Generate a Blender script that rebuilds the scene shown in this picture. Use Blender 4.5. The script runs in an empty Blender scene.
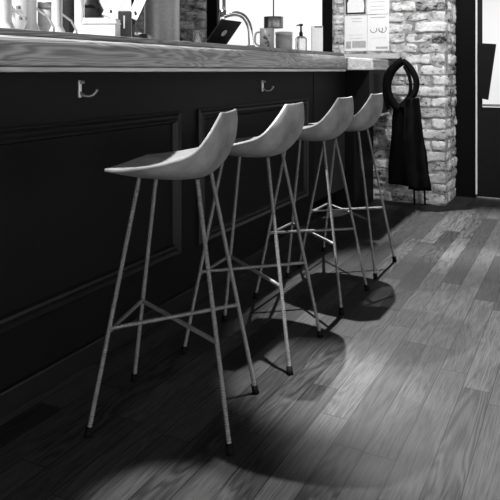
import bpy, bmesh, math, random
from mathutils import Vector, Matrix, noise
random.seed(7)
SC = bpy.context.scene
COL = SC.collection
PI = math.pi

# ------------------------------------------------------------------ camera frame
H = 1.03
TH = math.atan(335 / 660)
CT, ST = math.cos(TH), math.sin(TH)
def ray(px):                       # horizontal ray direction through an image column
    k = (px - 250) / 660
    return k * CT - ST, k * ST + CT
def on_x(px, x):                   # point of that column at a plane x = const -> (x, y, depth)
    dx, dy = ray(px); t = x / dx
    return x, t * dy, t
def on_y(px, y):
    dx, dy = ray(px); t = y / dy
    return t * dx, y, t
def zz(py, t):
    return H - (py - 70) / 660 * t

# ------------------------------------------------------------------ node helpers
class NT:
    def __init__(s, name):
        s.m = bpy.data.materials.new(name); s.m.use_nodes = True
        s.t = s.m.node_tree; s.t.nodes.clear()
        s.out = s.t.nodes.new('ShaderNodeOutputMaterial')
    def n(s, typ, **kw):
        nd = s.t.nodes.new('ShaderNode' + typ)
        for k, v in sorted(kw.items(), key=lambda a: not a[0].startswith('_')):
            if k.startswith('_'): setattr(nd, k[1:], v)
            else:
                key = int(k[1:]) if k[0] == 'i' and k[1:].isdigit() else k.replace('__', ' ')
                if isinstance(v, bpy.types.NodeSocket): s.t.links.new(v, nd.inputs[key])
                else: nd.inputs[key].default_value = v
        return nd
    def math(s, op, a, b=None, c=None):
        nd = s.t.nodes.new('ShaderNodeMath'); nd.operation = op
        for i, v in enumerate((a, b, c)):
            if v is None: continue
            if isinstance(v, bpy.types.NodeSocket): s.t.links.new(v, nd.inputs[i])
            else: nd.inputs[i].default_value = v
        return nd.outputs[0]
    def ramp(s, f, stops):
        nd = s.t.nodes.new('ShaderNodeValToRGB'); s.t.links.new(f, nd.inputs[0])
        e = nd.color_ramp.elements
        while len(e) < len(stops): e.new(0.5)
        for el, (p, v) in zip(e, stops):
            el.position = p; el.color = (v, v, v, 1)
        return nd.outputs[0]
    def obj(s, scale=(1, 1, 1)):
        tc = s.t.nodes.new('ShaderNodeTexCoord')
        mp = s.n('Mapping', Vector=tc.outputs['Object'], Scale=scale)
        return mp.outputs[0]
    def bsdf(s, color, rough=0.5, metal=0.0, bump=None, bstr=0.3, bdist=0.002, spec=None, **kw):
        b = s.n('BsdfPrincipled')
        def put(k, v):
            if isinstance(v, bpy.types.NodeSocket): s.t.links.new(v, b.inputs[k])
            else: b.inputs[k].default_value = v
        put('Base Color', color if isinstance(color, bpy.types.NodeSocket) else (color, color, color, 1))
        put('Roughness', rough); put('Metallic', metal)
        if spec is not None: put('Specular IOR Level', spec)
        for k, v in kw.items(): put(k.replace('__', ' '), v)
        if bump is not None:
            bn = s.n('Bump', Height=bump, Strength=bstr, Distance=bdist)
            s.t.links.new(bn.outputs[0], b.inputs['Normal'])
        s.t.links.new(b.outputs[0], s.out.inputs[0])
        return s.m

def flat(name, v, rough=0.5, metal=0.0, var=0.12, scale=40, spec=None, bstr=0.1):
    t = NT(name)
    nz = t.n('TexNoise', Vector=t.obj(), Scale=scale, Detail=4.0).outputs[0]
    c = t.ramp(nz, [(0.3, v * (1 - var)), (0.7, v * (1 + var))])
    return t.bsdf(c, rough, metal, nz, bstr, 0.001, spec)

def wood(name, lo, hi, axis='y', rough=0.4, ring=9.0):
    t = NT(name)
    sc = {'y': (6, 1.1, 13), 'x': (1.1, 6, 13), 'z': (6, 6, 1.1)}[axis]
    v = t.obj(sc)
    big = t.n('TexNoise', Vector=v, Scale=1.3, Detail=2.0, Distortion=0.6).outputs[0]
    rings = t.math('SINE', t.math('MULTIPLY', big, ring * 6.28))
    fine = t.n('TexNoise', Vector=t.obj(tuple(a * (8 if a > 2 else 3) for a in sc)), Scale=2.0, Detail=6.0, Roughness=0.7).outputs[0]
    f = t.math('ADD', t.math('MULTIPLY', rings, 0.17), t.math('ADD', t.math('MULTIPLY', fine, 0.62), 0.19))
    c = t.ramp(f, [(0.2, lo), (0.8, hi)])
    return t.bsdf(c, rough, 0, f, 0.15, 0.001)

def floor_mat():
    t = NT('plank_floor'); W = 0.089; L = 0.78
    tc = t.t.nodes.new('ShaderNodeTexCoord')
    sp = t.n('SeparateXYZ', Vector=tc.outputs['Object'])
    x = t.math('DIVIDE', sp.outputs[0], W); row = t.math('FLOOR', x); fx = t.math('FRACT', x)
    w1 = t.n('TexWhiteNoise', W=row, _noise_dimensions='1D').outputs[0]
    y = t.math('ADD', t.math('DIVIDE', sp.outputs[1], L), t.math('MULTIPLY', w1, 7.3))
    idx = t.math('FLOOR', y); fy = t.math('FRACT', y)
    cv = t.n('CombineXYZ', X=row, Y=idx, Z=0.0).outputs[0]
    w2 = t.n('TexWhiteNoise', Vector=cv, _noise_dimensions='3D')
    off = t.n('VectorMath', i0=w2.outputs[1], i1=(31.0, 17.0, 9.0), _operation='MULTIPLY').outputs[0]
    p0 = t.n('VectorMath', i0=tc.outputs['Object'], i1=(13.0, 1.3, 1.0), _operation='MULTIPLY').outputs[0]
    p = t.n('VectorMath', i0=p0, i1=off, _operation='ADD').outputs[0]
    big = t.n('TexNoise', Vector=p, Scale=1.0, Detail=2.0, Distortion=0.5).outputs[0]
    w2b = t.n('TexWhiteNoise', Vector=off, _noise_dimensions='3D').outputs[0]
    rings = t.math('SINE', t.math('MULTIPLY', big, 75.0))
    p2 = t.n('VectorMath', i0=p, i1=(14.0, 5.0, 1.0), _operation='MULTIPLY').outputs[0]
    fine = t.n('TexNoise', Vector=p2, Scale=1.6, Detail=6.0, Roughness=0.65).outputs[0]
    g = t.math('ADD', t.math('MULTIPLY', rings, t.math('MULTIPLY', 0.13, w2b)), t.math('MULTIPLY', fine, 0.75))
    tone = t.math('ADD', 0.42, t.math('MULTIPLY', w2.outputs[0], 0.95))
    base = t.ramp(g, [(0.20, 0.014), (0.38, 0.042), (0.60, 0.075)])
    c = t.math('MULTIPLY', base, tone)
    def gap(f, wdt):
        d = t.math('ABSOLUTE', t.math('SUBTRACT', f, 0.5))
        return t.math('GREATER_THAN', d, 0.5 - wdt)
    gm = t.math('MAXIMUM', gap(fx, 0.017), gap(fy, 0.002))
    c = t.math('MULTIPLY', c, t.math('SUBTRACT', 1.0, t.math('MULTIPLY', gm, 0.75)))
    hgt = t.math('SUBTRACT', t.math('MULTIPLY', g, 0.35), gm)
    col = t.n('CombineColor', Red=c, Green=c, Blue=c).outputs[0]
    scuff = t.n('TexNoise', Vector=t.obj((1, 1, 1)), Scale=5.0, Detail=4.0).outputs[0]
    r = t.math('ADD', 0.42, t.math('MULTIPLY', scuff, 0.2))
    return t.bsdf(col, r, 0, hgt, 0.22, 0.0015, 0.14)

def brick_mat(name, dark=1.0):
    t = NT(name)
    gi = t.n('NewGeometry').outputs['Random Per Island']
    n1 = t.n('TexNoise', Vector=t.obj((1, 1, 2.2)), Scale=7.0, Detail=6.0, Roughness=0.65).outputs[0]
    n2 = t.n('TexNoise', Vector=t.obj((1, 1, 1.5)), Scale=45.0, Detail=6.0, Roughness=0.7).outputs[0]
    n3 = t.n('TexNoise', Vector=t.obj((1, 1, 1.8)), Scale=19.0, Detail=3.0, Roughness=0.6).outputs[0]
    pit = t.math('MULTIPLY', t.math('MAXIMUM', t.math('SUBTRACT', 0.44, n3), 0.0), -1.9)
    f = t.math('ADD', t.math('ADD', t.math('ADD', pit, t.math('MULTIPLY', n1, 0.9)), t.math('MULTIPLY', n2, 0.5)), t.math('MULTIPLY', gi, 0.22))
    c = t.ramp(f, [(0.58, 0.04 * dark), (0.68, 0.26 * dark), (0.80, 0.52 * dark), (0.96, 0.8 * dark)])
    return t.bsdf(c, 0.9, 0, n2, 0.6, 0.006, 0.1)

def emit(name, v, s):
    t = NT(name)
    nz = t.n('TexNoise', Vector=t.obj(), Scale=1.3, Detail=1.0).outputs[0]
    c = t.ramp(nz, [(0.35, v * 0.86), (0.6, v)])
    e = t.n('Emission', Color=c, Strength=s)
    t.t.links.new(e.outputs[0], t.out.inputs[0]); return t.m

def glass(name, v=0.95, rough=0.03):
    t = NT(name)
    nz = t.n('TexNoise', Vector=t.obj(), Scale=30.0).outputs[0]
    r = t.ramp(nz, [(0.4, rough), (0.7, rough + 0.03)])
    return t.bsdf(v, r, 0, **{'Transmission__Weight': 0.9, 'IOR': 1.3})

M = {}
M['floor'] = floor_mat()
M['plaster'] = flat('dark_plaster', 0.10, 0.85, var=0.2, scale=6)
M['ceiling'] = flat('ceiling_paint', 0.25, 0.9)
M['brick'] = brick_mat('old_brick')
M['mortar'] = flat('mortar', 0.36, 0.95, var=0.6, scale=22, bstr=0.6)
M['black'] = flat('black_paint', 0.0045, 0.5, var=0.2, scale=25, spec=0.16)
M['blackframe'] = flat('black_frame_paint', 0.003, 0.55, var=0.2, spec=0.08)
M['gloss_lit'] = flat('black_gloss_highlight', 0.010, 0.40, var=0.2, scale=25, spec=0.3)  # glossier, and lightened so the colour carries highlights on mouldings and plinth
M['gate'] = flat('charcoal_paint', 0.008, 0.5, var=0.2, spec=0.16)
M['rail'] = wood('oak_bar_rail', 0.12, 0.49, 'y', 0.40, 15.0)
M['strip'] = wood('oak_bar_strip', 0.40, 0.62, 'y', 0.4)
M['top'] = wood('oak_bar_top', 0.08, 0.36, 'y', 0.4)
M['sill'] = wood('pale_wood', 0.45, 0.62, 'x', 0.5)
M['concrete'] = None
M['steel'] = flat('bare_rebar_steel', 0.21, 0.55, 0.45, var=0.25, scale=120)
M['rubber'] = flat('black_rubber', 0.004, 0.7, spec=0.1)
M['chrome'] = flat('chrome', 0.75, 0.18, 1.0, var=0.05)
M['greymetal'] = flat('dull_grey_metal', 0.4, 0.4, 0.3, var=0.1)
M['satin'] = flat('pale_satin_metal', 0.72, 0.3, 0.35, var=0.05)
M['brushed'] = flat('brushed_steel', 0.28, 0.35, 0.9, var=0.1)
M['cloth'] = flat('black_cloth', 0.004, 0.9, var=0.5, scale=90, spec=0.03, bstr=0.5)
M['paper'] = flat('white_paper', 0.85, 0.7, var=0.03)
M['ink'] = flat('grey_print', 0.42, 0.8, var=0.15)
M['inkdark'] = flat('dark_print', 0.16, 0.8, var=0.4, scale=60)
M['white'] = flat('white_plastic', 0.8, 0.4, var=0.04)
M['ceramic'] = flat('white_ceramic', 0.55, 0.25, var=0.05)
M['plastic'] = flat('black_plastic', 0.012, 0.35, var=0.2)
M['glass'] = glass('clear_glass')
M['pane'] = emit('bright_frosted_pane', 1.0, 1.15)
M['doorpane'] = emit('bright_door_pane', 1.0, 1.0)
t = NT('cast_concrete')
n1 = t.n('TexNoise', Vector=t.obj(), Scale=9.0, Detail=7.0, Roughness=0.6).outputs[0]
n2 = t.n('TexNoise', Vector=t.obj(), Scale=160.0, Detail=3.0).outputs[0]
M['concrete'] = t.bsdf(t.ramp(n1, [(0.3, 0.15), (0.5, 0.245), (0.7, 0.345)]), 0.62, 0, n2, 0.25, 0.0008, 0.3)

# ------------------------------------------------------------------ mesh helpers
def obj(name, bm, mat, parent=None, smooth=False, bevel=0.0, seg=2):
    me = bpy.data.meshes.new(name)
    bmesh.ops.recalc_face_normals(bm, faces=bm.faces)
    bm.to_mesh(me); bm.free()
    if smooth:
        for p in me.polygons: p.use_smooth = True
    me.materials.append(mat)
    o = bpy.data.objects.new(name, me); COL.objects.link(o)
    if parent: o.parent = parent
    if bevel:
        b = o.modifiers.new('bevel', 'BEVEL'); b.width = bevel; b.segments = seg; b.limit_method = 'ANGLE'; b.angle_limit = 0.6
    return o

def tag(o, label=None, cat=None, group=None, kind=None):
    for k, v in (('label', label), ('category', cat), ('group', group), ('kind', kind)):
        if v: o[k] = v
    return o

def thing(name, label, cat, loc=(0, 0, 0), rz=0, group=None):
    o = bpy.data.objects.new(name, None); COL.objects.link(o)
    o.empty_display_size = 0.1
    o.location = loc; o.rotation_euler = (0, 0, rz)
    return tag(o, label, cat, group)

def box(bm, a, b):
    r = bmesh.ops.create_cube(bm, size=1.0)
    c = [(p + q) / 2 for p, q in zip(a, b)]; s = [abs(q - p) for p, q in zip(a, b)]
    for v in r['verts']:
        v.co = Vector([v.co[i] * s[i] + c[i] for i in range(3)])
    return r['verts']

def boxm(*pairs):
    bm = bmesh.new()
    for a, b in pairs: box(bm, a, b)
    return bm

def tube(bm, pts, rad, seg=10, cap=True):
    pts = [Vector(p) for p in pts]
    rads = rad if isinstance(rad, (list, tuple)) else [rad] * len(pts)
    t0 = (pts[1] - pts[0]).normalized()
    up = Vector((0, 0, 1)) if abs(t0.z) < 0.9 else Vector((1, 0, 0))
    nrm = t0.cross(up).normalized()
    rings = []
    for i, p in enumerate(pts):
        if i == 0: d = pts[1] - pts[0]
        elif i == len(pts) - 1: d = pts[-1] - pts[-2]
        else: d = pts[i + 1] - pts[i - 1]
        d.normalize()
        nrm = (nrm - d * nrm.dot(d)).normalized(); bn = d.cross(nrm)
        rings.append([bm.verts.new(p + (nrm * math.cos(2 * PI * k / seg) + bn * math.sin(2 * PI * k / seg)) * rads[i]) for k in range(seg)])
    for a, b in zip(rings, rings[1:]):
        for k in range(seg):
            bm.faces.new((a[k], a[(k + 1) % seg], b[(k + 1) % seg], b[k]))
    if cap:
        bm.faces.new(rings[0][::-1]); bm.faces.new(rings[-1])

def tubem(pts, rad, seg=10):
    bm = bmesh.new(); tube(bm, pts, rad, seg); return bm

def lathe(profile, seg=24, c=(0, 0, 0)):
    bm = bmesh.new(); rings = []
    for r, z in profile:
        if r < 1e-5: rings.append([bm.verts.new((c[0], c[1], c[2] + z))])
        else: rings.append([bm.verts.new((c[0] + r * math.cos(2 * PI * k / seg), c[1] + r * math.sin(2 * PI * k / seg), c[2] + z)) for k in range(seg)])
    for a, b in zip(rings, rings[1:]):
        for k in range(seg):
            k2 = (k + 1) % seg
            if len(a) == 1 and len(b) == 1: continue
            if len(a) == 1: bm.faces.new((a[0], b[k2], b[k]))
            elif len(b) == 1: bm.faces.new((a[k], a[k2], b[0]))
            else: bm.faces.new((a[k], a[k2], b[k2], b[k]))
    return bm

def sweep(path, profile):
    """profile: (offset outward, z) closed; path: list of ((x,y),(nx,ny))"""
    bm = bmesh.new(); rings = []
    for (x, y), (nx, ny) in path:
        rings.append([bm.verts.new((x + nx * o, y + ny * o, z)) for o, z in profile])
    n = len(profile)
    for a, b in zip(rings, rings[1:]):
        for k in range(n):
            bm.faces.new((a[k], a[(k + 1) % n], b[(k + 1) % n], b[k]))
    bm.faces.new(rings[0]); bm.faces.new(rings[-1][::-1])
    return bm

def spline(pts, n):
    P = [Vector(p) for p in pts]; out = []
    for i in range(len(P) - 1):
        p0 = P[max(i - 1, 0)]; p1 = P[i]; p2 = P[i + 1]; p3 = P[min(i + 2, len(P) - 1)]
        for k in range(n):
            u = k / n
            out.append(0.5 * ((2 * p1) + (p2 - p0) * u + (2 * p0 - 5 * p1 + 4 * p2 - p3) * u * u + (3 * p1 - p0 - 3 * p2 + p3) * u ** 3))
    out.append(P[-1]); return out

# ------------------------------------------------------------------ room
YB = 5.16         # back wall
CEIL = 3.45
def struct(name, bm, mat, **kw):
    return tag(obj(name, bm, mat, **kw), kind='structure')
struct('floor', boxm(((-5.9, -2.2, -0.1), (4.2, 7.0, 0.0))), M['floor'])
struct('ceiling', boxm(((-5.9, -2.2, CEIL), (4.2, 7.0, CEIL + 0.1))), M['ceiling'])
struct('wall_left', boxm(((-5.9, -2.2, 0), (-5.75, YB + 0.3, CEIL))), M['plaster'])

def cube_template(N=5):
    idx, V, F = {}, [], []
    def vid(p):
        if p not in idx: idx[p] = len(V); V.append(tuple(2 * c / N - 1 for c in p))
        return idx[p]
    for ax in range(3):
        for side in (0, N):
            for i in range(N):
                for j in range(N):
                    q = []
                    for di, dj in ((0, 0), (1, 0), (1, 1), (0, 1)):
                        p = [0, 0, 0]; p[ax] = side; p[(ax + 1) % 3] = i + di; p[(ax + 2) % 3] = j + dj
                        q.append(vid(tuple(p)))
                    F.append(q if side else q[::-1])
    return V, F
TV, TF = cube_template()
def brick_run(name, x0, x1, y0, y1, mat, ends=False):
    """rough old bricks, one mesh, over the front face (y0) and the right return"""
    bm = bmesh.new()
    ch = 0.083; rows = int(CEIL / ch)
    def brick(cx, cy, cz, lx, ly, lz):
        sd = Vector((random.uniform(0, 50), random.uniform(0, 50), random.uniform(0, 50)))
        j = Vector((random.uniform(-.004, .004), random.uniform(-.008, .008), random.uniform(-.003, .003)))
        nvs = []
        for co_ in TV:
            q = Vector(co_)
            rr = (abs(q.x) ** 12 + abs(q.y) ** 12 + abs(q.z) ** 12) ** (1 / 12)
            ql = q / max(rr, 1e-4) * max(abs(q.x), abs(q.y), abs(q.z))
            p = Vector((ql.x * lx / 2, ql.y * ly / 2, ql.z * lz / 2))
            nn = noise.noise_vector(p * 13 + sd) * 0.010 + noise.noise_vector(p * 34 + sd) * 0.008
            nvs.append(bm.verts.new(p + nn + j + Vector((cx, cy, cz))))
        for f_ in TF: bm.faces.new([nvs[i] for i in f_])
    for rI in range(rows):
        z = (rI + 0.5) * ch
        x = x1; half = rI % 2
        first = True
        while x > x0 + 0.03:
            l = (0.11 if (first and half) else random.uniform(0.19, 0.25))
            l = min(l, x - x0)
            brick(x - l / 2, y0 + 0.06, z, l - 0.009, 0.125, ch - random.uniform(.006, .012))
            if first and ends:
                yy = y0 + 0.125 if not half else y0 + 0.125
                while yy < y1 - 0.02:
                    ly = min(random.uniform(0.10, 0.22), y1 - yy)
                    brick(x1 - 0.055, yy + ly / 2, z, 0.115 + random.uniform(-.006, .012), ly - 0.008, ch - random.uniform(.006, .012))
                    yy += ly
            first = False
            x -= l
    return struct(name, bm, mat, smooth=True)

PX = -0.945
struct('wall_back', boxm(((-1.86, YB + 0.008, 0), (PX - 0.008, 5.60, CEIL)),
                         ((-5.75, YB + 0.02, 0), (-3.07, 5.5, 1.0)), ((-5.75, YB + 0.02, 2.6), (-1.86, 5.5, CEIL)),
                         ((-3.86, YB + 0.02, 1.0), (-3.07, 5.5, 2.6)), ((-3.07, YB + 0.02, 0), (-1.86, 5.5, 1.0))), M['mortar'])
brick_run('wall_back_brickwork', -1.86, PX, YB, 5.60, M['brick'], ends=True)
brick_run('wall_back_pier', -3.36, -3.075, YB, 5.3, M['brick'])
# windows of the back wall
def window(name, x0, x1, z0, z1, fw_l, fw_r, bars=()):
    root = thing(name, None, None); tag(root, kind='structure')
    y = YB + 0.02
    bm = boxm(((x0, y, z0), (x0 + fw_l, y + 0.09, z1)), ((x1 - fw_r, y, z0), (x1, y + 0.09, z1)),
              ((x0, y, z0), (x1, y + 0.09, z0 + 0.06)), ((x0, y, z1 - 0.06), (x1, y + 0.09, z1)), *[((b - .02, y + .01, z0), (b + .02, y + .09, z1)) for b in bars])
    obj('window_frame', bm, M['blackframe'], root)
    obj('window_pane', boxm(((x0 + fw_l, y + 0.05, z0 + 0.06), (x1 - fw_r, y + 0.06, z1 - 0.06))), M['pane'], root)
window('window_1', -3.07, -1.86, 1.0, 2.6, 0.105, 0.095)
window('window_2', -5.75, -3.86, 1.0, 2.6, 0.06, 0.06)

# entrance door, right of the brick
YD = 5.62
d = thing('door_1', None, None); tag(d, kind='structure')
xa = on_y(476, YD)[0]; xg = on_y(482, YD)[0]
zg = zz(104, on_y(490, YD)[2])
obj('door_frame', boxm(((PX - 0.02, YD, 0), (xa, YD + 0.1, 2.5)), ((PX - 0.02, YD, 2.4), (0.75, YD + 0.1, CEIL)), ((0.45, YD, 0), (0.75, YD + .1, 2.4))), M['blackframe'], d)
obj('door_edge_strip', boxm(((xa - 0.002, YD - 0.012, 0.03), (xa + 0.010, YD + 0.04, 2.4))), M['white'], d)  # white stands in for light catching the door's edge
obj('door_leaf', boxm(((xa + 0.010, YD + 0.01, 0.01), (0.45, YD + 0.05, zg - 0.02)), ((xa + 0.010, YD + 0.01, zg - 0.02), (xg, YD + 0.05, 2.4)),
                      ((0.39, YD + 0.01, zg - 0.02), (0.45, YD + 0.05, 2.4)), ((xg, YD + .01, 2.33), (0.45, YD + .05, 2.4))), M['gate'], d)
obj('door_pane', boxm(((xg - 0.003, YD + 0.03, zg - 0.02), (0.40, YD + 0.036, 2.34))), M['doorpane'], d)
obj('door_sill', boxm(((xg, YD - 0.004, zg - 0.012), (0.40, YD + 0.02, zg + 0.006))), M['brushed'], d)
struct('wall_right', boxm(((0.75, YD, 0), (4.2, YD + 0.1, CEIL))), M['plaster'])

# dark tapered board hanging inside the door pane
def wp(px, py, y):
    x, _, t_ = on_y(px, y); return Vector((x, y, zz(py, t_)))
bm = bmesh.new()
cs = [(478.5, 42), (496, 43), (488, 99), (478.5, 97)]
f = [bm.verts.new(wp(a, b, YD - 0.035)) for a, b in cs]; g = [bm.verts.new(v.co + Vector((0, .03, 0))) for v in f]
bm.faces.new(f); bm.faces.new(g[::-1])
for i in range(4): bm.faces.new((f[i], f[(i + 1) % 4], g[(i + 1) % 4], g[i]))
tag(obj('door_plate', bm, M['black'], bevel=0.003), 'black tapered board fixed over the bright glass of the door', 'board')

# ------------------------------------------------------------------ bar
XF = -1.56; YE = 3.97; YS = -0.75
bar = thing('panelled_bar', 'long black panelled bar front with mouldings under the wooden counter', 'bar')
obj('front_panel', boxm(((-2.0, YS, 0), (XF, YE, 1.026))), M['black'], bar, bevel=0.003)
obj('plinth', boxm(((XF - 0.02, YS, 0), (XF + 0.018, YE + 0.0, 0.075))), M['gloss_lit'], bar, bevel=0.006)
def moulding(y0, y1, z0, z1):
    prof = [(0, 0.0), (0, 0.012), (0.007, 0.016), (0.013, 0.011), (0.019, 0.006), (0.027, 0.010), (0.036, 0.019), (0.045, 0.016), (0.052, 0.0)]  # (inset, proud)
    bm = bmesh.new(); rings = []
    for sy, sz, y, z in ((1, 1, y0, z0), (-1, 1, y1, z0), (-1, -1, y1, z1), (1, -1, y0, z1)):
        rings.append([bm.verts.new((XF - 0.001 + h, y + sy * i, z + sz * i)) for i, h in prof])
    for a in range(4):
        A, B = rings[a], rings[(a + 1) % 4]
        for k in range(len(prof) - 1):
            bm.faces.new((A[k], A[k + 1], B[k + 1], B[k]))
    return bm
for y0, y1 in ((-0.62, 0.78), (0.94, 2.40), (2.545, 3.86)):
    obj('panel_moulding', moulding(y0, y1, 0.245, 0.858), M['gloss_lit'], bar)
def coat_hook(y, z):
    o = obj('coat_hook', boxm(((XF - .001, y - 0.006, z - .03), (XF + .008, y + 0.006, z + .03))), M['satin'], bar, bevel=0.002)
    o['label'] = 'chrome coat hook'
    pr = spline([(XF + .004, y, z - .012), (XF + .022, y + .006, z - .024), (XF + .042, y + .02, z - .022), (XF + .052, y + .034, z - .002)], 5)
    obj('prong', tubem(pr, [0.0055] * (len(pr) - 1) + [0.007], 10), M['brushed'], o, smooth=True)
    obj('peg', tubem([(XF + .004, y, z + .022), (XF + .02, y + .003, z + .024)], 0.006, 10), M['brushed'], o, smooth=True)
for px, py in ((79, 88), (262, 85)):
    _, y, t_ = on_x(px, XF); coat_hook(y, zz(py, t_))

XN = -1.36; RC = 0.085; YN = 4.10
def npath(inset):
    p = [((XN, YS - 0.05), (1, 0))]
    for i in range(9):
        a = i / 8 * PI / 2
        p.append(((XN - RC + RC * math.cos(a), YN - RC + RC * math.sin(a)), (math.cos(a), math.sin(a))))
    p.append(((-2.02, YN), (0, 1)))
    return p
ctr = thing('bar_countertop', 'long oak bar counter with rounded front rail and rounded end', 'counter')
ctr_rail = [(-0.10, 1.042), (-0.012, 1.042), (-0.002, 1.0475), (0.004, 1.060), (0.005, 1.08), (0.003, 1.097), (-0.001, 1.110), (-0.007, 1.119), (-0.016, 1.125), (-0.028, 1.127), (-0.10, 1.127)]
obj('front_rail', sweep(npath(0), ctr_rail), M['rail'], ctr)
obj('under_strip', sweep(npath(0), [(-0.19, 1.027), (-0.004, 1.027), (0.000, 1.030), (-0.001, 1.0405), (-0.19, 1.0415)]), M['strip'], ctr)
obj('top_board', boxm(((-2.10, YS - 0.05, 1.127), (-1.385, YN - 0.03, 1.146))), M['top'], ctr, bevel=0.004)
ub = obj('underboard', boxm(((-2.02, YS - 0.05, 1.0415), (-1.44, YN - 0.03, 1.127))), M['top'], ctr)

# hatch panel between bar and wall, side counter
tag(obj('bar_hatch', boxm(((XF - 0.03, YE + 0.012, 0.18), (XF, 4.60, 1.024))), M['gate'], bevel=0.003),
    'plain charcoal hatch panel at the far end of the bar', 'hatch')
sc_ = thing('side_counter', 'wooden side counter on a black cabinet between bar end and brick wall', 'counter')
obj('counter_top', boxm(((-2.0, YN + 0.012, 1.036), (-1.376, YB - 0.035, 1.118))), M['rail'], sc_, bevel=0.006)
obj('drawer_box', boxm(((-2.0, 4.62, 0.708), (-1.382, YB - 0.035, 1.034))), M['black'], sc_, bevel=0.003)
obj('cabinet', boxm(((-2.0, 4.64, 0.0), (-1.50, YB - 0.035, 0.70))), M['blackframe'], sc_, bevel=0.003)
obj('bottom_edge', boxm(((-1.50, 4.62, 0.692), (-1.372, YB - 0.035, 0.7075))), M['satin'], sc_)
xl, xr = on_y(318, YB)[0], on_y(400, YB)[0]
tag(obj('wall_ledge', boxm(((xl, YB - 0.06, 1.127), (xr, YB - 0.008, 1.168))), M['sill'], bevel=0.003),
    'pale wooden ledge along the brick wall under the posters', 'ledge')

# ------------------------------------------------------------------ posters
def poster(px0, px1, z0, z1, marks, label):
    x0, x1 = on_y(px0, YB - .02)[0], on_y(px1, YB - .02)[0]
    root = thing('poster', label, 'poster', ((x0 + x1) / 2, YB - 0.02, (z0 + z1) / 2), 0, 'sheets on the brick wall')
    w, h = (x1 - x0) / 2, (z1 - z0) / 2
    obj('sheet', boxm(((-w, 0, -h), (w, 0.006, h))), M['paper'], root)
    for kind, mt, pts in marks:
        bm = bmesh.new()
        if kind == 'poly':
            f = [bm.verts.new((u * w, -0.0015, v * h)) for u, v in pts]; g = [bm.verts.new((u * w, 0.001, v * h)) for u, v in pts]
            bm.faces.new(f); bm.faces.new(g[::-1])
            for i in range(len(f)): bm.faces.new((f[i], f[(i + 1) % len(f)], g[(i + 1) % len(f)], g[i]))
        elif kind == 'lines':
            for u0, u1, v, th in pts:
                obj('print_line', boxm(((u0 * w, -0.0015, (v - th) * h), (u1 * w, 0.001, (v + th) * h))), mt, root)
        elif kind == 'arc':
            for cu, cv, ru, rv, a0, a1 in pts:
                obj('drawing', tubem([(w * (cu + ru * math.cos(a0 + (a1 - a0) * i / 14)), -0.001, h * (cv + rv * math.sin(a0 + (a1 - a0) * i / 14))) for i in range(15)], 0.0028, 6), mt, root)
        if kind == 'poly': obj('picture', bm, mt, root)
        else: bm.free()
def rect(u0, v0, u1, v1): return [(u0, v0), (u1, v0), (u1, v1), (u0, v1)]
dome = [(-.72, -.86), (.72, -.86), (.78, -.5), (.72, -.2), (.5, .0), (.25, .05), (.1, .22), (-.15, .2), (-.3, .02), (-.55, -.05), (-.75, -.3)]
poster(344.5, 367, 1.483, 1.76, [('poly', M['ink'], rect(-.96, -.98, .96, .98)), ('poly', M['inkdark'], rect(-.86, -.95, .86, .6))], 'pale sheet with a dark picture, top left on the brick wall')
# light mound of the dark picture
x0, x1 = on_y(344.5, YB)[0], on_y(367, YB)[0]
pr_ = [o for o in COL.objects if o.name.startswith('poster')][-1]
bm = bmesh.new(); wv = [(u * (x1 - x0) / 2, v * 0.1385) for u, v in dome]
f = [bm.verts.new((a, -0.003, b)) for a, b in wv]; g = [bm.verts.new((a, -0.001, b)) for a, b in wv]
bm.faces.new(f); bm.faces.new(g[::-1])
for i in range(len(f)): bm.faces.new((f[i], f[(i + 1) % len(f)], g[(i + 1) % len(f)], g[i]))
obj('picture_highlight', bm, M['paper'], pr_)
poster(367.4, 389, 1.483, 1.76, [('lines', M['ink'], [(-.7, .6, v, .012) for v in (-.75, -.55, -.3, 0, .3)])], 'white sheet of faint print, top right on the brick wall')
poster(344.5, 367, 1.192, 1.478, [('lines', M['ink'], [(-.4, .5, .82, .015), (-.3, .5, .66, .012), (-.6, .6, -.1, .008), (-.6, .6, -.3, .008)]),
                                  ('poly', M['ink'], rect(-.88, -.86, -.4, -.46)), ('poly', M['ink'], rect(-.3, -.82, .9, -.44))], 'white sheet with a grey picture band, bottom left on the brick wall')
poster(367.4, 389, 1.192, 1.478, [('lines', M['ink'], [(-.7, .7, .85, .02), (-.7, .7, -.3, .008), (-.2, .9, -.84, .06)]),
                                  ('arc', M['inkdark'], [(-.42, .18, .3, .17, PI * 1.0, PI * 2.15), (.42, .2, .34, .2, PI * .9, PI * 2.2), (.25, .16, .18, .12, PI, 2.3 * PI)])], 'white sheet with a drawing of curved lines, bottom right on the brick wall')

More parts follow.
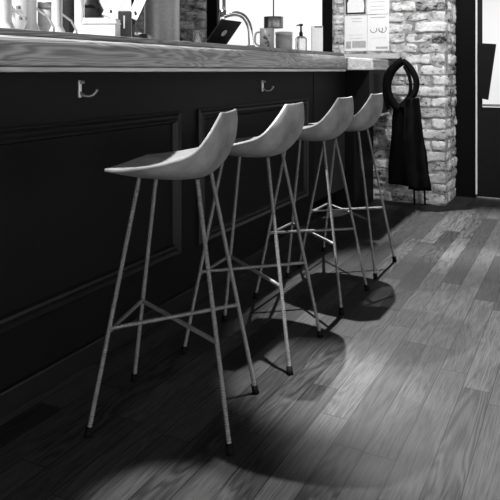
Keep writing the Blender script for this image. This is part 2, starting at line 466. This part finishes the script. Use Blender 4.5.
# ------------------------------------------------------------------ stools
def seat_bm():
    rows = [(-.165, .752, -.160, .755, .166), (-.10, .738, -.098, .760, .195), (-.03, .729, -.03, .771, .207), (.04, .728, .03, .784, .208),
            (.090, .737, .08, .798, .202), (.120, .764, .11, .814, .194), (.137, .804, .130, .840, .172), (.148, .852, .144, .874, .132), (.157, .911, .156, .914, .088)]
    cp = spline([(a, z, 0) for a, z, *_ in rows], 4); ep = spline([(r[2], r[3], r[4]) for r in rows], 4)
    nv = 16; top = []
    for c, e in zip(cp, ep):
        line = []
        for k in range(nv + 1):
            v = -1 + 2 * k / nv; q = abs(v) ** 2.3
            line.append(Vector((c.x + (e.x - c.x) * q, v * e.z, c.y + (e.y - c.y) * q)))
        top.append(line)
    n = len(top); bm = bmesh.new()
    def nrm(i, k):
        du = top[min(i + 1, n - 1)][k] - top[max(i - 1, 0)][k]; dv = top[i][min(k + 1, nv)] - top[i][max(k - 1, 0)]
        return du.cross(dv).normalized()
    T, B = [], []
    for i in range(n):
        T.append([bm.verts.new(p) for p in top[i]]); bl = []
        for k in range(nv + 1):
            v = -1 + 2 * k / nv
            ed = min(1.0, (1 - abs(v)) * 4 + 0.28, i / 8 + 0.28, (n - 1 - i) / 6 + 0.35)
            th = 0.006 + 0.011 * ed
            bl.append(bm.verts.new(top[i][k] - nrm(i, k) * th))
        B.append(bl)
    for i in range(n - 1):
        for k in range(nv):
            bm.faces.new((T[i][k], T[i + 1][k], T[i + 1][k + 1], T[i][k + 1]))
            bm.faces.new((B[i][k], B[i][k + 1], B[i + 1][k + 1], B[i + 1][k]))
    for i in range(n - 1):
        bm.faces.new((T[i][0], B[i][0], B[i + 1][0], T[i + 1][0])); bm.faces.new((T[i][nv], T[i + 1][nv], B[i + 1][nv], B[i][nv]))
    for k in range(nv):
        bm.faces.new((T[0][k], T[0][k + 1], B[0][k + 1], B[0][k])); bm.faces.new((T[-1][k], B[-1][k], B[-1][k + 1], T[-1][k + 1]))
    return bm
def rebar(a, b, r=0.0058):
    a, b = Vector(a), Vector(b); L = (b - a).length; n = int(L / 0.0075)
    pts, rad = [], []
    for i in range(n):
        for fr, rr in ((0.0, r), (0.35, r), (0.55, r * 1.25), (0.8, r * 1.25)):
            pts.append(a.lerp(b, (i + fr) / n)); rad.append(rr)
    pts.append(b); rad.append(r)
    return tubem(pts, rad, 8)
def make_stool():
    root = thing('bar_stool', 'x', 'bar stool', (0, 0, 0), 0, 'concrete bar stools along the bar')
    s = obj('seat', seat_bm(), M['concrete'], root, smooth=True)
    s.modifiers.new('bevel', 'BEVEL').width = 0.002; s.modifiers['bevel'].limit_method = 'ANGLE'; s.modifiers['bevel'].segments = 2
    legs = {}
    for kx, ky in ((-1, -1), (1, -1), (1, 1), (-1, 1)):
        tp = Vector((kx * 0.088 - 0.003, ky * 0.074, 0.719)); ft = Vector((kx * 0.206, ky * 0.172, 0.004))
        lg = obj('leg', rebar(tp, ft), M['steel'], root, smooth=True)
        dr = (ft - tp).normalized()
        obj('rubber_foot', tubem([ft - dr * 0.024, ft - dr * 0.006, Vector((ft.x, ft.y, 0.0))], [0.0105, 0.0108, 0.0122], 12), M['rubber'], lg, smooth=True)
        legs[(kx, ky)] = (tp, ft)
    def at(k, z):
        tp, ft = legs[k]; return tp.lerp(ft, (tp.z - z) / (tp.z - ft.z))
    obj('footrest', rebar(at((-1, -1), .285), at((-1, 1), .285), .0052), M['steel'], root, smooth=True)
    obj('cross_brace', rebar(at((-1, -1), .293), at((1, 1), .293), .0055), M['steel'], root, smooth=True)
    obj('cross_brace', rebar(at((-1, 1), .281), at((1, -1), .281), .0055), M['steel'], root, smooth=True)
    return root
def dup(root):
    r = root.copy(); COL.objects.link(r)
    for ch in list(root.children):
        c = ch.copy(); COL.objects.link(c); c.parent = r
        for g_ in ch.children:
            d_ = g_.copy(); COL.objects.link(d_); d_.parent = c
    return r
st0 = make_stool()
SPOTS = [(-1.094, 1.671, 15.0, 'concrete shell bar stool nearest the camera, its whole seat and rebar legs in view'),
         (-1.109, 2.219, 3.4, 'concrete shell bar stool standing second from the camera, right behind the nearest one'),
         (-1.122, 2.845, -1.0, 'concrete shell bar stool third from the camera, between the second and the farthest'),
         (-1.128, 3.372, -1.0, 'concrete shell bar stool farthest from the camera, close to the hanging black apron')]
for i, (x, y, r, lab) in enumerate(SPOTS):
    o = st0 if i == 0 else dup(st0)
    o.location = (x, y, 0); o.rotation_euler = (0, 0, math.radians(r)); o['label'] = lab

# ------------------------------------------------------------------ black apron at the counter end
YA = 4.95
def ap(px, py, y=YA): return wp(px, py, y)
apr = thing('hanging_apron', 'black cloth apron hung by thick looped straps in front of the brick wall', 'apron', ap(405, 190))
apr.location.z = 0.1
def loc(v): return Vector(v) - apr.location
def cloth(prof, depth, folds, seed, y):
    bm = bmesh.new(); rings = []; seg = 44
    pts = spline([(a, b, c) for a, b, c in prof], 6)
    for j, p in enumerate(pts):
        l, r = wp(p[0], p[2], y), wp(p[1], p[2], y); c = (l + r) / 2; hw = (r.x - l.x) / 2
        u = j / (len(pts) - 1); ring = []
        for k in range(seg):
            a = 2 * PI * k / seg
            f = 1 + 0.10 * math.sin(folds * a + seed + u * 1.5) * (0.3 + u)
            q = Vector((c.x + hw * math.cos(a), y + depth * (0.45 + 0.55 * u) * math.sin(a) * f + 0.012 * math.sin(3 * math.cos(a) * 2 + seed + 2 * u), c.z))
            q += noise.noise_vector(q * 9 + Vector((seed, 0, 0))) * 0.007
            ring.append(bm.verts.new(loc(q)))
        rings.append(ring)
    for a, b in zip(rings, rings[1:]):
        for k in range(seg): bm.faces.new((a[k], a[(k + 1) % seg], b[(k + 1) % seg], b[k]))
    bm.faces.new(rings[0][::-1]); bm.faces.new(rings[-1])
    return bm
obj('skirt', cloth([(393, 416, 106), (392, 420, 118), (390.5, 421, 140), (389, 420, 160), (388, 420, 183.5)], 0.05, 7, 1.0, YA), M['cloth'], apr, smooth=True)
obj('fold', cloth([(405, 418.5, 97), (404, 420, 108), (404, 423, 130), (406, 427, 155), (409, 431.5, 188.5)], 0.045, 5, 3.0, YA - 0.035), M['cloth'], apr, smooth=True)
def loop(pts, r):
    P = spline([loc(ap(a, b, YA - 0.03 + dy)) for a, b, dy in pts], 6)
    bm = bmesh.new(); tube(bm, P, r, 12)
    return bm
obj('strap', loop([(402.5, 60, 0), (409, 65.5, 0), (414, 73, 0), (416.5, 82, 0), (414.5, 92, 0), (408, 100.5, 0), (403, 107, 0)], 0.0235), M['cloth'], apr, smooth=True)
obj('strap', loop([(404, 65, -.01), (408.5, 73, -.01), (410.5, 83, -.01), (409.5, 93, -.01), (404, 101, 0), (399, 105, 0)], 0.013), M['cloth'], apr, smooth=True)
obj('strap', loop([(403, 59.5, 0), (396, 65, 0), (390.5, 73, 0), (387.5, 83, 0), (388.5, 93, 0), (393, 102, 0), (399, 108, 0)], 0.031), M['cloth'], apr, smooth=True)
obj('strap', loop([(402, 58.5, 0), (395, 63.5, 0), (388, 70, -.02), (385, 80, -.02), (385, 95, -.01), (389, 108, 0)], 0.015), M['cloth'], apr, smooth=True)
for px in (414.5, 425):
    obj('tie', tubem([loc(ap(px - .7, 184)), loc(ap(px - .3, 194)), loc(ap(px, 203.5))], [0.008, 0.007, 0.008], 8), M['cloth'], apr, smooth=True)

# ------------------------------------------------------------------ things on the bar
ZT = 1.146
def spot(px, x): 
    _, y, t_ = on_x(px, x); return x, y, t_
# four tap columns on the left
for px, x, lab, w in ((6, -1.72, 'tall chrome tap column at the left edge of the bar top', .019), (32, -1.66, 'chrome tap column second from the left on the bar top', .015),
                      (57, -1.72, 'chrome tap column third from the left on the bar top', .019), (79.5, -1.84, 'chrome tap column just left of the white box', .02)):
    x, y, t_ = spot(px, x)
    r = thing('beer_tap', lab, 'beer tap', (x, y, ZT), 0, 'chrome tap columns on the bar')
    obj('column', lathe([(0, 0), (w * 1.9, 0), (w * 1.9, .012), (w * 1.5, .03), (w, .05), (w, .36), (w * 1.2, .365), (w * 1.2, .39), (0, .40)], 24), M['satin'], r, smooth=True, bevel=0.001)
    sp_ = spline([(0, 0, .25), (.03, -.03, .245), (.05, -.045, .20), (.055, -.05, .17)], 5)
    obj('spout', tubem([(a[0] * -1, a[1] * -1, a[2]) for a in sp_], .007, 8), M['satin'], r, smooth=True)
    obj('drain_pipe', tubem([(0, 0, .105), (.022, .05, .07), (.03, .07, .035), (.03, .072, .0)], .0045, 8), M['satin'], r, smooth=True)
    obj('lever', tubem([(0, 0, .30), (.012, .05, .335), (.015, .075, .355)], [.005, .006, .008], 8), M['plastic'], r, smooth=True)
# mug with pattern between taps, small picture card
x, y, t_ = spot(19, -1.92)
g = thing('jug', 'white patterned jug between the two leftmost tap columns', 'jug', (x, y, ZT), 0)
obj('body', lathe([(0, 0), (.05, 0), (.056, .02), (.058, .08), (.05, .14), (.045, .2), (.05, .24), (.047, .24), (.042, .2), (0, .02)], 28), M['ceramic'], g, smooth=True)
bm = bmesh.new()
for i in range(9):
    a = -2.2 + i * 0.27 + random.uniform(-.1, .1); z = random.choice((.09, .105, .075, .115))
    obj('pattern_mark', boxm(((.055 * math.cos(a) - .006, .055 * math.sin(a) - .006, z), (.055 * math.cos(a) + .006, .055 * math.sin(a) + .006, z + .012))), M['inkdark'], g)
bm.free()
x, y, t_ = spot(46, -1.9)
g = thing('canister', 'grey canister between the middle tap columns', 'canister', (x, y, ZT), 0)
obj('body', lathe([(0, 0), (.03, 0), (.031, .01), (.031, .12), (.028, .13), (0, .13)], 24), M['ink'], g, smooth=True, bevel=.002)
obj('lid', lathe([(0, .13), (.032, .13), (.032, .155), (0, .158)], 24), M['brushed'], g, smooth=True, bevel=.002)
x, y, t_ = spot(67, -1.95)
g = thing('bottle', 'dark bottle behind the taps left of the white box', 'bottle', (x, y, ZT), 0)
obj('body', lathe([(0, 0), (.033, 0), (.034, .01), (.034, .17), (.028, .2), (.014, .23), (.013, .29), (0, .29)], 24), M['plastic'], g, smooth=True)
obj('cap', lathe([(0, .29), (.015, .29), (.015, .31), (0, .312)], 16), M['brushed'], g)
# dark coffee machine block behind with slanted boards
x, y, t_ = spot(102, -1.72)
w = 32 / 660 * t_ / 2
g = thing('paper_box', 'white cardboard box on the bar between taps and card reader', 'box', (x, y, ZT), -TH * .6, None)
hb = zz(18, t_) - ZT
g.rotation_euler = (0, 0, TH)
obj('body', boxm(((-w, -.05, 0), (w, .05, hb))), M['white'], g, bevel=.003)
obj('lid_rim', boxm(((-w - .002, -.052, hb - .02), (w + .002, .052, hb - .012))), M['paper'], g)
x, y, t_ = spot(125, -1.70)
g = thing('card_reader', 'small upright black card reader on the bar beside the white box', 'card reader', (x, y, ZT), TH)
w = 6.5 / 660 * t_; hb = zz(10, t_) - ZT
obj('body', boxm(((-w, -.012, 0), (w, .012, hb))), M['plastic'], g, bevel=.004)
obj('slot', boxm(((-.004, -.0135, hb * .45), (.002, -.011, hb * .85))), M['ink'], g)
obj('foot', boxm(((-w * 1.15, -.03, 0), (w * 1.15, .03, .012))), M['plastic'], g, bevel=.003)
def slab(name, corners, thick, mat, label, cat):
    """corners (px, py, depth along the view axis)"""
    P = []
    for px, py, t_ in corners:
        dx, dy = ray(px); P.append(Vector((dx * t_, dy * t_, zz(py, t_))))
    n_ = (P[1] - P[0]).cross(P[3] - P[0]).normalized() * thick
    base = sum(P, Vector()) / 4
    bm = bmesh.new(); f = [bm.verts.new(p - base) for p in P]; g_ = [bm.verts.new(p - base + n_) for p in P]
    bm.faces.new(f); bm.faces.new(g_[::-1])
    for i in range(4): bm.faces.new((f[i], f[(i + 1) % 4], g_[(i + 1) % 4], g_[i]))
    return bm, base, P, n_
def slanted(corners, label, name='menu_board', mat='paper'):
    bm, base, P, n_ = slab(name, corners, .008, None, label, None)
    r = thing(name, label, 'menu', base)
    obj('board', bm, M[mat], r, bevel=.002)
    # wire leg down to the bar top
    lo = (P[2] + P[3]) / 2 - base; up = (P[0] + P[1]) / 2 - base
    obj('stand', tubem([up * .2 + lo * .8, Vector((lo.x, lo.y, ZT - base.z + .004)), Vector((lo.x, lo.y, ZT - base.z))], .006, 8), M['plastic'], r)
slanted([(119, -14, 2.95), (131, -14, 2.98), (112, 17, 2.86), (102, 13, 2.84)], 'tilted white menu board behind the white box')
slanted([(140, -14, 3.0), (152, -14, 3.02), (137, 19, 2.9), (128, 15, 2.88)], 'tilted white menu board behind the card reader')
x, y, t_ = spot(140, -1.86)
g = thing('till', 'dark till block among the clutter beside the card reader', 'till', (x, y, ZT), TH)
obj('body', boxm(((-.10, -.06, 0), (.045, .06, .055))), M['plastic'], g, bevel=.006)
obj('display', boxm(((-.07, -.005, .055), (-.02, .01, .12))), M['plastic'], g, bevel=.003)
obj('keys', boxm(*[((-.09 + i * .022, -.05 + j * .022, .055), (-.075 + i * .022, -.035 + j * .022, .061)) for i in range(5) for j in range(2)]), M['ink'], g)
x, y, t_ = spot(88, -2.0)
g = thing('grinder', 'black grinder behind the white box', 'grinder', (x, y, ZT), TH)
obj('body', lathe([(0, 0), (.07, 0), (.07, .16), (.05, .2), (.075, .30), (.075, .36), (0, .37)], 28), M['plastic'], g, smooth=True, bevel=.002)
obj('steam_arm', tubem([(-.10, -.05, .15), (.0, -.08, .2), (.08, -.06, .235)], .006, 8), M['chrome'], g, smooth=True)

# round steel column behind the bar
x, y, t_ = on_y(162, 4.62)
c = thing('column', 'dark round steel column standing behind the bar', 'column', (x, y, 0))
obj('shaft', lathe([(0, 0), (.148, 0), (.148, CEIL), (0, CEIL)], 48), M['greymetal'], c, smooth=True, bevel=.002)
obj('base_ring', lathe([(.15, 0), (.175, 0), (.175, .03), (.15, .05)], 48), M['greymetal'], c)

# tablet seen from behind
bm, base, P, n_ = slab('tablet', [(222, 19, 3.50), (242, 21.6, 3.583), (226, 45, 3.666), (206, 41.5, 3.583)], .010, None, '', '')
tb = thing('tablet', 'black tablet leaning on the bar in front of the curved tap', 'tablet', base)
obj('body', bm, M['plastic'], tb, bevel=.004)
e1 = (P[1] - P[0]).normalized(); e2 = (P[3] - P[0]).normalized()
fr = -n_.normalized()
bm = bmesh.new(); cc = fr * 0.0005
ov = [cc + e1 * (.014 * math.cos(a)) + e2 * (.022 * math.sin(a)) for a in [2 * PI * i / 24 for i in range(24)]]
f = [bm.verts.new(v) for v in ov]; g_ = [bm.verts.new(v + fr * .002) for v in ov]
bm.faces.new(f); bm.faces.new(g_[::-1])
for i in range(24): bm.faces.new((f[i], f[(i + 1) % 24], g_[(i + 1) % 24], g_[i]))
e = obj('emblem', bm, M['ink'], tb); e['label'] = 'pale oval mark'
lo = (P[2] + P[3]) / 2 - base
obj('stand', boxm(((lo.x - .03, lo.y - .02, ZT - base.z), (lo.x + .03, lo.y + .03, ZT - base.z + .02)), ((lo.x - .008, lo.y - .004, ZT - base.z), (lo.x + .008, lo.y + .008, lo.z + .03))), M['plastic'], tb)
# swan neck tap
def at3(px, py, t_):
    dx, dy = ray(px); return Vector((dx * t_, dy * t_, zz(py, t_)))
b0 = at3(251, 45, 3.75); b0.z = ZT
fc = thing('faucet', 'chrome swan neck faucet arching over the tablet', 'faucet', b0)
T = 3.75
pth = spline([b0 - b0] + [at3(px, py, T) - b0 for px, py in ((250.5, 32), (248.5, 23), (244, 16), (238, 13), (231, 13), (224, 15))], 6)
obj('neck', tubem(pth, .0155, 14), M['chrome'], fc, smooth=True)
obj('base_flange', lathe([(0, 0), (.035, 0), (.035, .008), (.022, .03), (0, .03)], 24), M['chrome'], fc, smooth=True)
obj('fitting', tubem([at3(223, 9, T) - b0, at3(222, 18, T) - b0, at3(221, 24, T) - b0], [.02, .018, .010], 12), M['chrome'], fc, smooth=True)
obj('riser_pipe', tubem([at3(224, 11, T) - b0, at3(224, -40, T) - b0], .010, 10), M['chrome'], fc, smooth=True)
# small glass, mug, jar, pump bottle
x, y, t_ = spot(198, -1.75)
g = thing('drinking_glass', 'small clear drinking glass left of the tablet', 'glass', (x, y, ZT))
r_ = 5 / 660 * t_; hh = zz(29, t_) - ZT
obj('cup', lathe([(0, 0), (r_ * .75, 0), (r_, hh), (r_ * .93, hh), (r_ * .68, .008), (0, .008)], 24), M['glass'], g, smooth=True)
x, y, t_ = spot(267, -1.75)
g = thing('beer_mug', 'patterned glass mug under the pendant lamp', 'mug', (x, y, ZT))
r_ = 7.2 / 660 * t_; hh = zz(27.5, t_) - ZT
obj('cup', lathe([(0, 0), (r_, 0), (r_, hh), (r_ * .93, hh), (r_ * .9, .01), (0, .01)], 28), M['ceramic'], g, smooth=True)
hd = spline([(-r_ * .95, 0, hh * .85), (-r_ * 1.6, -.01, hh * .8), (-r_ * 1.7, -.01, hh * .4), (-r_ * .95, 0, hh * .25)], 6)
obj('handle', tubem(hd, .006, 10), M['ceramic'], g, smooth=True)
bm = bmesh.new()
for a, z, s in ((-1.05, .62, .010), (-.75, .55, .007), (-.6, .42, .009), (-.9, .38, .006), (-.45, .7, .005), (-.55, .28, .008)):
    bm = bmesh.new(); vs = bmesh.ops.create_icosphere(bm, subdivisions=2, radius=1.0)['verts']
    cpt = Vector((r_ * math.cos(a - .4), r_ * math.sin(a - .4), hh * z))
    for v in vs: v.co = Vector((v.co.x * s, v.co.y * s, v.co.z * s * 1.2)) * 1.0 + cpt * 0.975 + Vector((0, 0, cpt.z * .025))
    obj('pattern_mark', bm, M['inkdark'], g, smooth=True)
x, y, t_ = spot(284, -1.75)
g = thing('storage_jar', 'pale lidded jar beside the patterned mug', 'jar', (x, y, ZT))
r_ = 8.6 / 660 * t_; hh = zz(31, t_) - ZT
obj('body', lathe([(0, 0), (r_ * .9, 0), (r_, .01), (r_ * .97, hh * .3), (r_, hh * .6), (r_ * .97, hh * .84), (0, hh * .84)], 28), M['ceramic'], g, smooth=True)
obj('lid', lathe([(r_ * .9, hh * .84), (r_ * 1.02, hh * .86), (r_ * 1.02, hh * .98), (r_ * .9, hh), (0, hh)], 28), M['white'], g, smooth=True, bevel=.001)
x, y, t_ = spot(301, -1.72)
g = thing('pump_bottle', 'clear soap bottle with a black pump at the bar end', 'bottle', (x, y, ZT))
r_ = 6 / 660 * t_; hh = zz(35, t_) - ZT; h2 = zz(23, t_) - ZT
obj('body', lathe([(0, 0), (r_, 0), (r_, hh * .85), (r_ * .5, hh), (0, hh)], 24), M['glass'], g, smooth=True, bevel=.001)
obj('pump', lathe([(0, hh), (.012, hh), (.013, hh + .02), (.007, hh + .03), (.006, h2 - .015), (.014, h2 - .012), (.014, h2), (0, h2)], 16), M['plastic'], g, smooth=True)
obj('nozzle', tubem([(0, 0, h2 - .008), (-.02, -.012, h2 - .008), (-.026, -.015, h2 - .014)], .004, 8), M['plastic'], g, smooth=True)
x, y, t_ = spot(317, -1.95)
g = thing('tissue_box', 'white dispenser box by the dark window post', 'dispenser', (x, y, ZT), TH)
w = 5.5 / 660 * t_; hh = zz(25, t_) - ZT
if y < YN - .1:
    pass
obj('body', boxm(((-w, -.03, 0), (w, .03, hh))), M['white'], g, bevel=.003)
obj('slot', boxm(((-w * .5, -.0315, hh - .014), (w * .9, -.028, hh - .004))), M['plastic'], g)
# pendant lamp
x, y, t_ = spot(273.5, -1.85)
zc = zz(21.5, t_); r_ = 9.6 / 660 * t_; hh = 5.6 / 660 * t_
pl = thing('pendant_lamp', 'small grey drum pendant lamp hanging on a cord above the mug', 'lamp', (x, y, zc))
obj('lamp_shade', lathe([(0, hh), (r_, hh), (r_, -hh), (r_ * .95, -hh), (r_ * .95, hh * .9), (0, hh * .9)], 32), M['brushed'], pl, smooth=True, bevel=.001)
obj('cord', tubem([(0, 0, hh), (0, 0, CEIL - zc)], .0045, 8), M['plastic'], pl)

# ------------------------------------------------------------------ lights
def lamp(px_loc, aim, energy, ang, blend, size, label):
    l = bpy.data.lights.new('spot', 'SPOT'); l.energy = energy; l.spot_size = math.radians(ang); l.spot_blend = blend; l.shadow_soft_size = size
    lo = bpy.data.objects.new('spot_light', l); COL.objects.link(lo)
    p = Vector(px_loc); dr = (Vector(aim) - p).normalized()
    lo.location = p; lo.rotation_euler = dr.to_track_quat('-Z', 'Y').to_euler()
    r = thing('ceiling_spotlight', label, 'spotlight', (p.x, p.y, CEIL), 0, 'ceiling spotlights over the bar')
    obj('base', lathe([(0, 0), (.05, 0), (.05, -.02), (0, -.02)], 24), M['plastic'], r)
    back = p - dr * .10
    obj('arm', tubem([(0, 0, -.02), (back.x - p.x, back.y - p.y, back.z - CEIL)], .008, 8), M['plastic'], r)
    q = dr.to_track_quat('Z', 'Y')
    s = obj('shade', lathe([(.0, -.12), (.035, -.12), (.045, -.02), (.045, .02), (.042, .02), (.042, -.02), (.03, -.11), (0, -.11)], 24), M['plastic'], r, smooth=True)
    s.rotation_euler = q.to_euler(); s.location = (0, 0, p.z - CEIL)
    return lo
lamp((-1.46, 4.74, 3.1), (-0.25, 2.98, 0), 1300, 37, 0.5, 0.02, 'black ceiling spotlight above the far end of the bar')
lamp((-0.40, 4.0, 2.7), (-1.37, 4.40, 1.08), 420, 17, 0.15, 0.01, 'black ceiling spotlight aimed at the side counter')
lamp((-0.5, 3.3, 3.2), (-1.15, 5.16, 1.5), 360, 46, 0.8, 0.08, 'black ceiling spotlight aimed at the brick wall')
lamp((-2.15, 1.3, 2.9), (-1.80, 1.7, 1.14), 650, 60, 0.5, 0.03, 'black ceiling spotlight over the taps')
lamp((-2.05, 3.0, 2.9), (-1.95, 3.1, 1.14), 110, 46, 0.6, 0.04, 'added unseen spotlight brightening the mug and jar')  # added to brighten the things on the far bar top
lamp((-1.85, 4.45, 3.1), (-0.60, 4.40, 0), 1700, 32, 0.8, 0.04, 'black ceiling spotlight over the floor by the door')
lamp((-0.90, 1.05, 3.1), (-0.87, 1.27, 0), 900, 8.5, 0.6, 0.02, 'black ceiling spotlight nearest the camera')
lamp((-0.70, 2.12, 3.1), (-0.77, 2.08, 0), 1300, 14, 0.9, 0.04, 'black ceiling spotlight over the gap behind the nearest stool')

struct('fill_block_front', boxm(((-5.9, -2.3, 1.95), (4.3, -2.2, CEIL))), M['plaster'])  # unseen header, added to hold sky fill off the floor
struct('fill_block_side', boxm(((4.2, -2.2, 1.95), (4.3, 7.0, CEIL))), M['plaster'])  # matching added header, limits sky fill from the right
wd = bpy.data.worlds.new('World'); SC.world = wd; wd.use_nodes = True
wd.node_tree.nodes['Background'].inputs[0].default_value = (1, 1, 1, 1)
wd.node_tree.nodes['Background'].inputs[1].default_value = 2.2

# ------------------------------------------------------------------ camera
cam = bpy.data.cameras.new('camera'); co = bpy.data.objects.new('camera', cam); COL.objects.link(co)
co.location = (0, 0, H); co.rotation_euler = (PI / 2, 0, TH)
cam.sensor_width = 36; cam.lens = 660 / 500 * 36; cam.shift_y = -(250 - 71) / 500
cam.clip_start = 0.02
SC.camera = co
vs = SC.view_settings
vs.view_transform = 'Standard'; vs.look = 'None'; vs.exposure = 0; vs.gamma = 1; vs.use_curve_mapping = False
